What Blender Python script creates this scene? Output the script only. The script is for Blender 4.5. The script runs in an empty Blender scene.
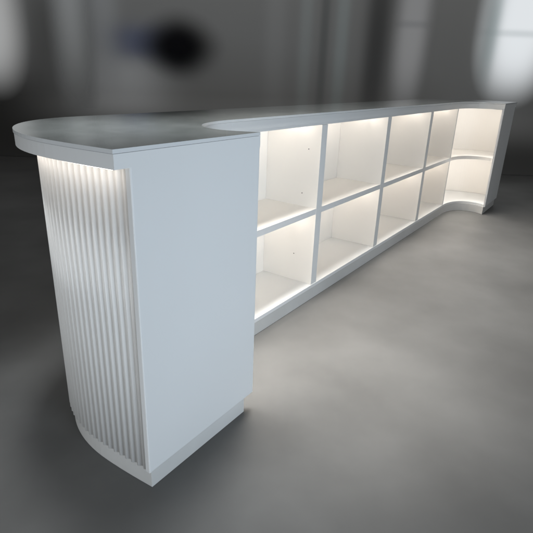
import bpy, bmesh, math
from mathutils import Vector, Matrix
sc = bpy.context.scene
C = sc.collection

# ---------------------------------------------------------------- camera
cam_d = bpy.data.cameras.new('camera'); cam = bpy.data.objects.new('camera', cam_d); C.objects.link(cam)
R_ = Vector((0.57457811, -0.81769858, 0.03505762)); U_ = Vector((0.27834789, 0.23551078, 0.93115902)); F_ = Vector((0.76966385, 0.52526537, -0.36292401))
M = Matrix((R_, U_, -F_)).transposed().to_4x4(); M.translation = Vector((-0.77778, -0.92804, 1.21902))
cam.matrix_world = M
cam_d.sensor_width = 36; cam_d.lens = 36 * 492.2 / 533; cam_d.clip_start = 0.02; cam_d.clip_end = 200
sc.camera = cam

# ---------------------------------------------------------------- world, light, exposure
w = bpy.data.worlds.new('World'); sc.world = w; w.use_nodes = True
bg = w.node_tree.nodes['Background']; bg.inputs[0].default_value = (0.97, 0.99, 1.0, 1); bg.inputs[1].default_value = 0.2
sc.view_settings.view_transform = 'Standard'; sc.view_settings.look = 'None'
sc.view_settings.exposure = 0; sc.view_settings.gamma = 1

def area(name, loc, target, sx, sy, power, col, spread=180):
    l = bpy.data.lights.new(name, 'AREA'); l.shape = 'RECTANGLE'; l.size = sx; l.size_y = sy
    l.energy = power; l.color = col; l.spread = math.radians(spread)
    o = bpy.data.objects.new(name, l); C.objects.link(o); o.location = loc
    o.rotation_euler = (Vector(target) - Vector(loc)).to_track_quat('-Z', 'Y').to_euler()
    return o
area('softbox', (-0.5, -3.0, 0.8), (0.7, 0, 0.72), 1.2, 0.8, 20.5, (0.76, 0.88, 1.0), 100)
area('side_softbox', (-4.0, 1.0, 0.6), (0, 0.32, 0.5), 1.6, 0.7, 3.0, (0.93, 0.97, 1.0), 34)
area('overhead_fill', (2.5, 0.26, 3.2), (2.5, -0.22, 0), 3.2, 0.6, 24, (1.0, 0.98, 0.95), 58)  # unseen overhead lamp, added to light the floor inside the counter
area('countertop_fill', (0.35, 0.42, 2.8), (0.28, 0.36, 1.05), 0.5, 0.4, 3.3, (0.95, 0.98, 1.0), 36)  # unseen narrow lamp, added to lighten the near countertop
area('nook_fill', (1.0, 0.2, 2.9), (0.98, -0.05, 0), 0.5, 0.3, 4.4, (1.0, 0.97, 0.93), 38)  # unseen lamp, added to make a bright pool in the floor nook
area('wall_fill', (4.6, 2.7, 4.6), (5.9, 3.6, 1.3), 9.0, 0.5, 23, (1.0, 0.99, 0.97), 110)  # unseen wash lamp, added to brighten the backdrop

# ---------------------------------------------------------------- helpers
def tag(o, **k):
    for a, b in k.items(): o[a] = b
    return o
def link(name, bm, mats, parent=None, smooth=False):
    me = bpy.data.meshes.new(name); bmesh.ops.recalc_face_normals(bm, faces=bm.faces); bm.to_mesh(me); bm.free()
    o = bpy.data.objects.new(name, me); C.objects.link(o)
    for m in (mats if isinstance(mats, (list, tuple)) else [mats]): me.materials.append(m)
    if parent: o.parent = parent
    if smooth:
        for p in me.polygons: p.use_smooth = True
    return o
def bevel(o, wd=0.002, seg=2):
    m = o.modifiers.new('bevel', 'BEVEL'); m.width = wd; m.segments = seg; m.limit_method = 'ANGLE'; m.angle_limit = math.radians(40)
    m.harden_normals = False
    return o
def box(bm, x0, x1, y0, y1, z0, z1):
    v = [bm.verts.new(p) for p in ((x0,y0,z0),(x1,y0,z0),(x1,y1,z0),(x0,y1,z0),(x0,y0,z1),(x1,y0,z1),(x1,y1,z1),(x0,y1,z1))]
    for f in ((0,3,2,1),(4,5,6,7),(0,1,5,4),(1,2,6,5),(2,3,7,6),(3,0,4,7)): bm.faces.new([v[i] for i in f])
def prism(bm, pts, z0, z1):
    a = [bm.verts.new((x, y, z0)) for x, y in pts]; b = [bm.verts.new((x, y, z1)) for x, y in pts]
    n = len(pts); f0 = bm.faces.new(a[::-1]); f1 = bm.faces.new(b)
    for i in range(n): bm.faces.new((a[i], a[(i+1) % n], b[(i+1) % n], b[i]))
    bmesh.ops.triangulate(bm, faces=[f0, f1])
def ribbon(bm, outer, inner, z0, z1):      # a wall between two paths of equal length
    rows = [[bm.verts.new((x, y, z)) for x, y in path] for path, z in ((outer, z0), (outer, z1), (inner, z1), (inner, z0))]
    n = len(outer)
    for k in range(4):
        A, B = rows[k], rows[(k+1) % 4]
        for i in range(n-1): bm.faces.new((A[i], A[i+1], B[i+1], B[i]))
    bm.faces.new([r[0] for r in rows]); bm.faces.new([r[-1] for r in rows])

# ---------------------------------------------------------------- materials
def mat(name, col, rough=0.5, spec=0.5, coat=0.0, noise=None, bump=None, coatr=0.05):
    m = bpy.data.materials.new(name); m.use_nodes = True; nt = m.node_tree; b = nt.nodes['Principled BSDF']
    b.inputs['Base Color'].default_value = (*col, 1); b.inputs['Roughness'].default_value = rough
    b.inputs['Specular IOR Level'].default_value = spec; b.inputs['Coat Weight'].default_value = coat
    b.inputs['Coat Roughness'].default_value = coatr
    tc = nt.nodes.new('ShaderNodeTexCoord')
    if noise:                              # (scale, second colour)
        n = nt.nodes.new('ShaderNodeTexNoise'); n.inputs['Scale'].default_value = noise[0]; n.inputs['Detail'].default_value = 5
        nt.links.new(tc.outputs['Object'], n.inputs['Vector'])
        r = nt.nodes.new('ShaderNodeValToRGB'); r.color_ramp.elements[0].position = 0.35; r.color_ramp.elements[1].position = 0.68
        r.color_ramp.elements[0].color = (*col, 1); r.color_ramp.elements[1].color = (*noise[1], 1)
        nt.links.new(n.outputs['Fac'], r.inputs[0]); nt.links.new(r.outputs[0], b.inputs['Base Color'])
    if bump:
        n = nt.nodes.new('ShaderNodeTexNoise'); n.inputs['Scale'].default_value = bump[0]; n.inputs['Detail'].default_value = 3
        nt.links.new(tc.outputs['Object'], n.inputs['Vector'])
        bp = nt.nodes.new('ShaderNodeBump'); bp.inputs['Strength'].default_value = bump[1]; bp.inputs['Distance'].default_value = 0.002
        nt.links.new(n.outputs['Fac'], bp.inputs['Height']); nt.links.new(bp.outputs[0], b.inputs['Normal'])
    return m
WHITE = mat('white_lacquer', (0.74, 0.75, 0.75), 0.38, 0.4, noise=(1.3, (0.76, 0.775, 0.78)), bump=(60, 0.03))
FLUTE = mat('fluted_white', (0.74, 0.74, 0.73), 0.42, 0.4, noise=(3, (0.77, 0.77, 0.76)))
INNER = mat('shelf_laminate', (0.86, 0.835, 0.795), 0.45, 0.35, noise=(2, (0.875, 0.85, 0.81)), bump=(90, 0.03))
EDGE = mat('white_edge', (0.66, 0.68, 0.69), 0.25, 0.5, noise=(5, (0.70, 0.72, 0.73)))
PLINTH = mat('plinth_board', (0.60, 0.60, 0.585), 0.35, 0.5, noise=(4, (0.66, 0.66, 0.65)), bump=(50, 0.05))
HOLE = mat('peg_dark', (0.12, 0.11, 0.10), 0.7)

def make_top():
    m = bpy.data.materials.new('polished_stone'); m.use_nodes = True; nt = m.node_tree; b = nt.nodes['Principled BSDF']
    L = nt.links.new
    tc = nt.nodes.new('ShaderNodeTexCoord')
    n = nt.nodes.new('ShaderNodeTexNoise'); n.inputs['Scale'].default_value = 9; n.inputs['Detail'].default_value = 12; n.inputs['Roughness'].default_value = 0.7; n.inputs['Distortion'].default_value = 0.6
    L(tc.outputs['Object'], n.inputs['Vector'])
    r = nt.nodes.new('ShaderNodeValToRGB'); e = r.color_ramp.elements
    e[0].position = 0.30; e[0].color = (0.135, 0.148, 0.144, 1); e[1].position = 0.75; e[1].color = (0.21, 0.225, 0.222, 1)
    L(n.outputs['Fac'], r.inputs[0]); L(r.outputs[0], b.inputs['Base Color'])
    b.inputs['Roughness'].default_value = 0.03; b.inputs['IOR'].default_value = 2.3
    return m
TOP = make_top()

def led(name, strength, col=(1.0, 0.90, 0.805)):
    m = bpy.data.materials.new(name); m.use_nodes = True; nt = m.node_tree; b = nt.nodes['Principled BSDF']
    b.inputs['Base Color'].default_value = (0.8, 0.78, 0.7, 1)
    b.inputs['Emission Color'].default_value = (*col, 1); b.inputs['Emission Strength'].default_value = strength
    return m
LED = led('led_glow', 18); LED_CORNER = led('led_glow_corner', 78, (1.0, 0.94, 0.88)); LED_OUT = led('led_glow_front', 4.6)

# soft tonal patches: sum of gaussians over plane coordinates (a, b) of the object
def soft_patches(nt, base, blobs, ax='X', ay='Z'):
    L = nt.links.new
    tc = nt.nodes.new('ShaderNodeTexCoord'); sp = nt.nodes.new('ShaderNodeSeparateXYZ'); L(tc.outputs['Object'], sp.inputs[0])
    def mth(op, a, b_=None):
        n = nt.nodes.new('ShaderNodeMath'); n.operation = op
        for i, v in enumerate((a, b_)):
            if v is None: continue
            if isinstance(v, (int, float)): n.inputs[i].default_value = v
            else: L(v, n.inputs[i])
        return n.outputs[0]
    cur = None
    mixc = nt.nodes.new('ShaderNodeRGB'); mixc.outputs[0].default_value = (*base, 1); cur = mixc.outputs[0]
    for cx, cy, sx, sy, col, amt in blobs:
        dx = mth('ABSOLUTE', mth('DIVIDE', mth('SUBTRACT', sp.outputs[ax], cx), sx)); dy = mth('ABSOLUTE', mth('DIVIDE', mth('SUBTRACT', sp.outputs[ay], cy), sy))
        g = mth('MULTIPLY', mth('EXPONENT', mth('MULTIPLY', mth('ADD', mth('POWER', dx, 2.6), mth('POWER', dy, 2.6)), -1.0)), amt)
        mx = nt.nodes.new('ShaderNodeMix'); mx.data_type = 'RGBA'; L(g, mx.inputs[0]); L(cur, mx.inputs[6]); mx.inputs[7].default_value = (*col, 1)
        cur = mx.outputs[2]
    return cur

# ---------------------------------------------------------------- setting: floor and backdrop
AX = Vector((0.82598, 0.56370, 0)); cam_xy = Vector((-0.77778, -0.92804, 0)); BO = cam_xy + AX * 8.0
ROTZ = math.atan2(-0.82598, 0.56370)                 # local x runs to the right along the wall, local y away from the camera
bm = bmesh.new()
for x, y in ((-16, -16), (16, -16), (16, 1), (-16, 1)): bm.verts.new((x, y, 0))
bm.verts.ensure_lookup_table(); bm.faces.new(bm.verts)
fm = bpy.data.materials.new('shaded_concrete'); fm.use_nodes = True; nt = fm.node_tree; b = nt.nodes['Principled BSDF']; L = nt.links.new
tc = nt.nodes.new('ShaderNodeTexCoord')
n1 = nt.nodes.new('ShaderNodeTexNoise'); n1.inputs['Scale'].default_value = 1.9; n1.inputs['Detail'].default_value = 4; n1.inputs['Roughness'].default_value = 0.5; L(tc.outputs['Object'], n1.inputs['Vector'])
r1 = nt.nodes.new('ShaderNodeMapRange'); r1.inputs[1].default_value = 0.3; r1.inputs[2].default_value = 0.7; r1.inputs[3].default_value = 0.78; r1.inputs[4].default_value = 1.15
L(n1.outputs['Fac'], r1.inputs[0])
base = soft_patches(nt, (0.148, 0.148, 0.144), [(-4.5, -1.2, 4.4, 3.0, (0.04, 0.039, 0.037), 0.93), (3.5, -0.6, 3.8, 0.9, (0.05, 0.05, 0.048), 0.93)], 'X', 'Y')  # shade at far left and along the wall, painted into the floor colour
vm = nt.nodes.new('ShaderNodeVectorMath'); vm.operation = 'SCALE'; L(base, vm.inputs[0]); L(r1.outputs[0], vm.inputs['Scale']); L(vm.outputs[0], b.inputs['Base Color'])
b.inputs['Roughness'].default_value = 0.5; b.inputs['Specular IOR Level'].default_value = 0.25
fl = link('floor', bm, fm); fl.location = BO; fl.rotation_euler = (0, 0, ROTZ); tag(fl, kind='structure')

bm = bmesh.new(); prof = [(-0.9 , 0.004)]
for k in range(13):
    a = math.pi/2 * k/12; prof.append((-0.9 + 0.9*math.sin(a), 0.004 + 0.9*(1-math.cos(a))))
prof.append((0, 6.0))
cols = []
for y, z in prof: cols.append((bm.verts.new((-9, y, z)), bm.verts.new((9, y, z))))
for i in range(len(cols)-1): bm.faces.new((cols[i][0], cols[i][1], cols[i+1][1], cols[i+1][0]))
bmesh.ops.remove_doubles(bm, verts=bm.verts, dist=1e-5)
wm = bpy.data.materials.new('dim_wall'); wm.use_nodes = True; nt = wm.node_tree; b = nt.nodes['Principled BSDF']; b.inputs['Roughness'].default_value = 0.9; b.inputs['Specular IOR Level'].default_value = 0.1
BL = [  # centre u, z, half sizes, colour, amount
    (-3.72, 1.9, 0.16, 1.1, (0.32, 0.32, 0.32), 0.6),
    (-3.38, 1.7, 0.32, 0.8, (0.16, 0.16, 0.155), 0.8),
    (-2.35, 1.0, 0.72, 0.50, (0.70, 0.71, 0.72), 0.9),
    (-2.55, 1.9, 0.25, 1.0, (0.48, 0.49, 0.50), 0.7),
    (-2.0, 1.6, 0.42, 0.24, (0.14, 0.165, 0.27), 0.8),
    (0.0, 1.8, 0.16, 1.5, (0.40, 0.40, 0.40), 0.5),
    (0.45, 1.8, 0.10, 1.5, (0.42, 0.45, 0.45), 0.55),
    (0.72, 1.8, 0.07, 1.5, (0.12, 0.13, 0.13), 0.55),
    (0.98, 1.8, 0.10, 1.5, (0.44, 0.49, 0.49), 0.6),
    (1.50, 1.8, 0.20, 1.6, (0.07, 0.07, 0.07), 0.85),
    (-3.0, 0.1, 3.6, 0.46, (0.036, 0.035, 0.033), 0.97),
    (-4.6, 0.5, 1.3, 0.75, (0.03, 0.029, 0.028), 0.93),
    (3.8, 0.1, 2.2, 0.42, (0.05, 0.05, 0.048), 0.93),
]
L = nt.links.new; L(soft_patches(nt, (0.30, 0.30, 0.295), BL), b.inputs['Base Color'])
bd = link('backdrop', bm, wm, smooth=True); bd.location = BO; bd.rotation_euler = (0, 0, ROTZ); tag(bd, kind='structure')

# out-of-focus things on the far wall: slabs whose material thins out softly towards the rim
def soft_slab(name, u, z, hu, hz, col, emit, label, cat, bars=None, amt=1.0, p=2.3, pz=2.8, group=None):
    bm = bmesh.new(); box(bm, -hu*1.85, hu*1.85, -0.02, 0.02, -hz*1.85, hz*1.85)
    m = bpy.data.materials.new(name + '_soft'); m.use_nodes = True; nt = m.node_tree; L = nt.links.new
    nt.nodes.remove(nt.nodes['Principled BSDF']); out = nt.nodes['Material Output']
    tc = nt.nodes.new('ShaderNodeTexCoord'); sp = nt.nodes.new('ShaderNodeSeparateXYZ'); L(tc.outputs['Object'], sp.inputs[0])
    def mth(op, a, b_=None):
        n = nt.nodes.new('ShaderNodeMath'); n.operation = op
        for i, v in enumerate((a, b_)):
            if v is None: continue
            if isinstance(v, (int, float)): n.inputs[i].default_value = v
            else: L(v, n.inputs[i])
        return n.outputs[0]
    dx = mth('POWER', mth('ABSOLUTE', mth('DIVIDE', sp.outputs['X'], hu)), p); dz = mth('POWER', mth('ABSOLUTE', mth('DIVIDE', sp.outputs['Z'], hz)), pz)
    g = mth('SUBTRACT', mth('MULTIPLY', mth('EXPONENT', mth('MULTIPLY', mth('ADD', dx, dz), -1)), 1.06*amt), 0.045*amt)
    g = mth('MAXIMUM', g, 0.0)
    if emit > 0:
        sh = nt.nodes.new('ShaderNodeEmission'); sh.inputs[1].default_value = emit; cin = sh.inputs[0]
    else:
        sh = nt.nodes.new('ShaderNodeBsdfDiffuse'); cin = sh.inputs[0]
    cin.default_value = (*col, 1)
    if bars: L(soft_patches(nt, col, bars), cin)
    tr = nt.nodes.new('ShaderNodeBsdfTransparent'); mx = nt.nodes.new('ShaderNodeMixShader')
    L(g, mx.inputs[0]); L(tr.outputs[0], mx.inputs[1]); L(sh.outputs[0], mx.inputs[2]); L(mx.outputs[0], out.inputs[0])
    o = link(name, bm, m); o.location = BO + Vector((0.5637, -0.82598, 0))*u - AX*0.06 + Vector((0, 0, z)); o.rotation_euler = (0, 0, ROTZ)
    tag(o, label=label, category=cat)
    if group: o['group'] = group
    return o
soft_slab('window', 3.55, 2.1, 0.42, 0.84, (0.93, 0.97, 1.0), 0.8, 'widest and brightest blurred window, far right behind the counter, with faint dark crossbar', 'window',
          bars=[(0.0, -0.20, 0.6, 0.05, (0.55, 0.60, 0.62), 0.5), (-0.42, -0.2, 0.12, 0.8, (0.35, 0.42, 0.43), 0.8)], group='blurred windows')
soft_slab('window', 1.99, 2.05, 0.20, 1.0, (0.38, 0.385, 0.39), 0.5, 'narrow dim grey blurred window between the dark wall stripe and the widest window', 'window', amt=0.9, group='blurred windows',
          bars=[(0.0, -0.08, 0.3, 0.05, (0.25, 0.26, 0.27), 0.5)])
soft_slab('window', -4.25, 1.95, 0.40, 0.84, (0.85, 0.86, 0.86), 0.42, 'bright blurred window cut off by the left edge of the picture', 'window', group='blurred windows')
soft_slab('dark_shape', -1.42, 1.58, 0.38, 0.28, (0.012, 0.012, 0.014), 0, 'blurred black rounded shape on the far wall above the near end of the counter', 'screen', p=1.8, pz=1.8, amt=0.9)  # dark blurred shape, object not identified
soft_slab('band', -2.98, 1.9, 0.24, 1.15, (0.6, 0.61, 0.61), 0, 'pale blurred upright column right of the left window', 'band', amt=0.95)  # pale blurred upright, object not identified

# ---------------------------------------------------------------- the counter
H = 1.05; W = 0.521; D = 0.334; XL = 4.371; XE = 4.892; XM = 2.446; RI = 0.27; RO = 0.40; YB = 0.69
ZP = 0.075; ZB = 0.097; ZS = 0.548; ST = 0.032; ZT = 0.99; ZU = 1.003; ZE = 1.039
def outer(o, y0, n=28):                    # outline of the customer side, moved inwards by o: slightly bowed leg, swept corner, run
    left = []
    for k in range(7):
        y = y0 + (0.22-y0)*k/7; left.append((o - 0.010*math.sin(math.pi/2*max(y, 0)/0.22), y))
    left += [(0.40 - (0.41-o)*math.cos(a)**0.93, 0.22 + (0.47-o)*math.sin(a)**0.93) for a in [math.pi/2*k/n for k in range(n+1)]]
    return left + [(2*XM - x, y) for x, y in left[::-1]]
CV = [(0.521, 0.0), (0.497, 0.045), (0.476, 0.10), (0.475, 0.16), (0.497, 0.22), (0.545, 0.27), (0.61, 0.305), (0.70, 0.327), (0.791, 0.334)]
def catmull(P, m=5):
    P = [(2*P[0][0]-P[1][0], 2*P[0][1]-P[1][1])] + P + [(P[-1][0]+0.09, P[-1][1])]; out = []
    for i in range(1, len(P)-2):
        for k in range(m):
            t = k/m; out.append(tuple(0.5*((2*P[i][c]) + (-P[i-1][c]+P[i+1][c])*t + (2*P[i-1][c]-5*P[i][c]+4*P[i+1][c]-P[i+2][c])*t*t + (-P[i-1][c]+3*P[i][c]-3*P[i+1][c]+P[i+2][c])*t**3) for c in (0, 1)))
    return out + [P[-2]]
CVS = catmull(CV)
def inner(ol, oy, orr, y0):                # outline of the staff side: leg, swept corner, run, corner, leg
    def half(o):
        n = len(CVS)-1; out = []
        for k, (x, y) in enumerate(CVS):
            t = k/n; c = math.cos(math.pi/2*t); d = math.sin(math.pi/2*t)
            if k == 0: out.append((x-o, y0))
            elif y > 0.035: out.append((x-o*c, y+oy*d))
        return out
    l = half(ol); r = [(2*XM-x, y) for x, y in half(orr)][::-1]
    return l + r
root = bpy.data.objects.new('reception_counter', None); C.objects.link(root)
tag(root, label='long white U-shaped reception counter with fluted front, glossy dark top and lit open shelves', category='counter')
def part(name, bm, m, bev=None, smooth=False, parent=None, **k):
    o = link(name, bm, m, parent or root, smooth)
    if bev: bevel(o, bev)
    return tag(o, **k) if k else o

bm = bmesh.new(); prism(bm, outer(-0.052, -0.001) + inner(0.002, -0.003, 0.002, -0.001)[::-1], ZE+0.001, H)
bmesh.ops.recalc_face_normals(bm, faces=bm.faces)
for f in bm.faces: f.material_index = 0 if f.normal.z > 0.9 else 1
part('countertop', bm, [TOP, EDGE])
bm = bmesh.new(); prism(bm, outer(-0.050, 0) + inner(0, -0.0, 0, 0)[::-1], ZU, ZE)
part('top_frame', bm, WHITE)
bm = bmesh.new(); ribbon(bm, inner(0, 0.001, 0, 0.0190), inner(0.014, 0.016, 0.014, 0.0190), ZT, ZU)
part('fascia', bm, WHITE)
for x0, x1 in ((-0.004, W), (XL, XE+0.004)):
    bm = bmesh.new(); box(bm, x0, x1, 0, 0.0180, ZP, ZU)
    ed = [e for e in bm.edges if e.verts[0].co.y == 0 and e.verts[1].co.y == 0 and not (e.verts[0].co.z > 1 and e.verts[1].co.z > 1)]
    bmesh.ops.bevel(bm, geom=ed, offset=0.004, segments=3, affect='EDGES', profile=0.5)
    part('end_panel', bm, WHITE)

# fluted front: half-round reeds along the whole outer outline
def fluted():
    P = outer(0.010, 0.0187, 40); seg = [0]
    for a, b_ in zip(P, P[1:]): seg.append(seg[-1] + math.dist(a, b_))
    total = seg[-1]; n = round(total/0.0262); per = 10; out = []; inn = []; j = 0
    for i in range(n*per+1):
        s_ = total*i/(n*per)
        while j < len(P)-2 and seg[j+1] < s_: j += 1
        t = (s_-seg[j])/(seg[j+1]-seg[j]); x = P[j][0]+(P[j+1][0]-P[j][0])*t; y = P[j][1]+(P[j+1][1]-P[j][1])*t
        dx, dy = P[j+1][0]-P[j][0], P[j+1][1]-P[j][1]; dd = math.hypot(dx, dy); nx, ny = -dy/dd, dx/dd
        q = (i % per)/per; h = 0.0078*(0.5-0.5*math.cos(2*math.pi*q))**0.8
        out.append((x+nx*h, y+ny*h)); inn.append((x-nx*0.004, y-ny*0.004))
    bm = bmesh.new(); ribbon(bm, out, inn, ZP-0.002, ZU-0.001); return bm
part('fluted_panel', fluted(), FLUTE, smooth=True)

bm = bmesh.new(); ribbon(bm, outer(0.0145, 0.0190), outer(0.018, 0.0190), ZB, ZU-0.001); part('back_panel', bm, INNER, smooth=False)
bm = bmesh.new(); prism(bm, outer(0.016, 0.0185) + inner(0, -0.004, 0, 0.0185)[::-1], ZP, ZB-0.001); part('bottom_board', bm, WHITE, 0.0012)
bm = bmesh.new(); prism(bm, outer(0.014, 0.014) + inner(0.037, 0.001, -0.012, 0.014)[::-1], 0, ZP-0.001)
part('plinth', bm, PLINTH, 0.0012)

divs = [(0.800, 0.826), (1.532, 1.592), (2.416, 2.476), (3.300, 3.360), (4.066, 4.092)]
dobj = []
for x0, x1 in divs:
    bm = bmesh.new(); box(bm, x0, x1, D+0.018, YB-0.019, ZB, ZU-0.001); box(bm, x0, x1, D, D+0.018, ZB, ZT-0.001)
    bm.faces.ensure_lookup_table(); bmesh.ops.recalc_face_normals(bm, faces=bm.faces)
    for f in bm.faces: f.material_index = 0 if f.normal.y < -0.9 else 1
    dobj.append(part('divider', bm, [WHITE, INNER]))
for y, z in HOLES if 'HOLES' in globals() else ((0.405, 0.86), (0.43, 0.62), (0.46, 0.26)):
    bm = bmesh.new(); bmesh.ops.create_cone(bm, cap_ends=True, segments=16, radius1=0.0028, radius2=0.0028, depth=0.002,
        matrix=Matrix.Translation((1.5312, y, z)) @ Matrix.Rotation(math.pi/2, 4, 'Y'))
    part('peg_hole', bm, HOLE, parent=dobj[1])

def strip(x0, x1, z, y=0.47):
    bm = bmesh.new(); box(bm, x0, x1, y, y+0.003, z-0.014, z); part('led_strip', bm, LED)
for (a, b_) in zip(divs, divs[1:]):
    bm = bmesh.new(); box(bm, a[1], b_[0], D+0.001, YB-0.019, ZS-ST, ZS)
    bmesh.ops.recalc_face_normals(bm, faces=bm.faces)
    for f in bm.faces: f.material_index = 0 if f.normal.y < -0.9 else 1
    part('shelf', bm, [WHITE, INNER])
    for z in (ZU-0.001, ZS-ST-0.001): strip(a[1]+0.02, b_[0]-0.02, z)
# curved corner bays
ipath = inner(0, 0.001, 0, 0.0190); opath = outer(0.019, 0.0190)
hi = len(ipath)//2; ho = len(opath)//2
def lerp_bay(side):
    I = ipath[:hi] if side == 0 else ipath[hi:][::-1]
    O = opath[:ho] if side == 0 else opath[ho:][::-1]
    xe = divs[0][0] if side == 0 else divs[-1][1]
    I = I + [(xe, D+0.001)]; O = [q for q in O if (q[0] < xe if side == 0 else q[0] > xe)] + [(xe, YB-0.019)]
    return I, O
for side in (0, 1):
    I, O = lerp_bay(side); bm = bmesh.new(); prism(bm, I + O[::-1], ZS-ST, ZS)
    bmesh.ops.recalc_face_normals(bm, faces=bm.faces)
    part('shelf', bm, [INNER])
    # LED strip following the curve of the bay
    def mid(t):
        k = len(I)-1; i = min(int(t*k), k-1); q = t*k-i; ix = I[i][0]+(I[i+1][0]-I[i][0])*q; iy = I[i][1]+(I[i+1][1]-I[i][1])*q
        return ix, iy
    for z in (ZU-0.001, ZS-ST-0.001):
        A = []; B = []
        sgn = -1 if side == 0 else 1; xc = W+RI if side == 0 else XL-RI
        for k in range(13):
            a = math.pi/2*k/12
            for arr, rr in ((A, RI+0.14), (B, RI+0.144)): arr.append((xc + sgn*rr*math.cos(a), D-RI + rr*math.sin(a)))
        bm = bmesh.new(); ribbon(bm, A, B, z-0.008, z); part('led_strip', bm, LED_CORNER)
# LED strip under the overhang
bm = bmesh.new(); ribbon(bm, outer(-0.030, 0.03), outer(-0.018, 0.03), ZU-0.006, ZU-0.001); part('led_strip', bm, LED_OUT)
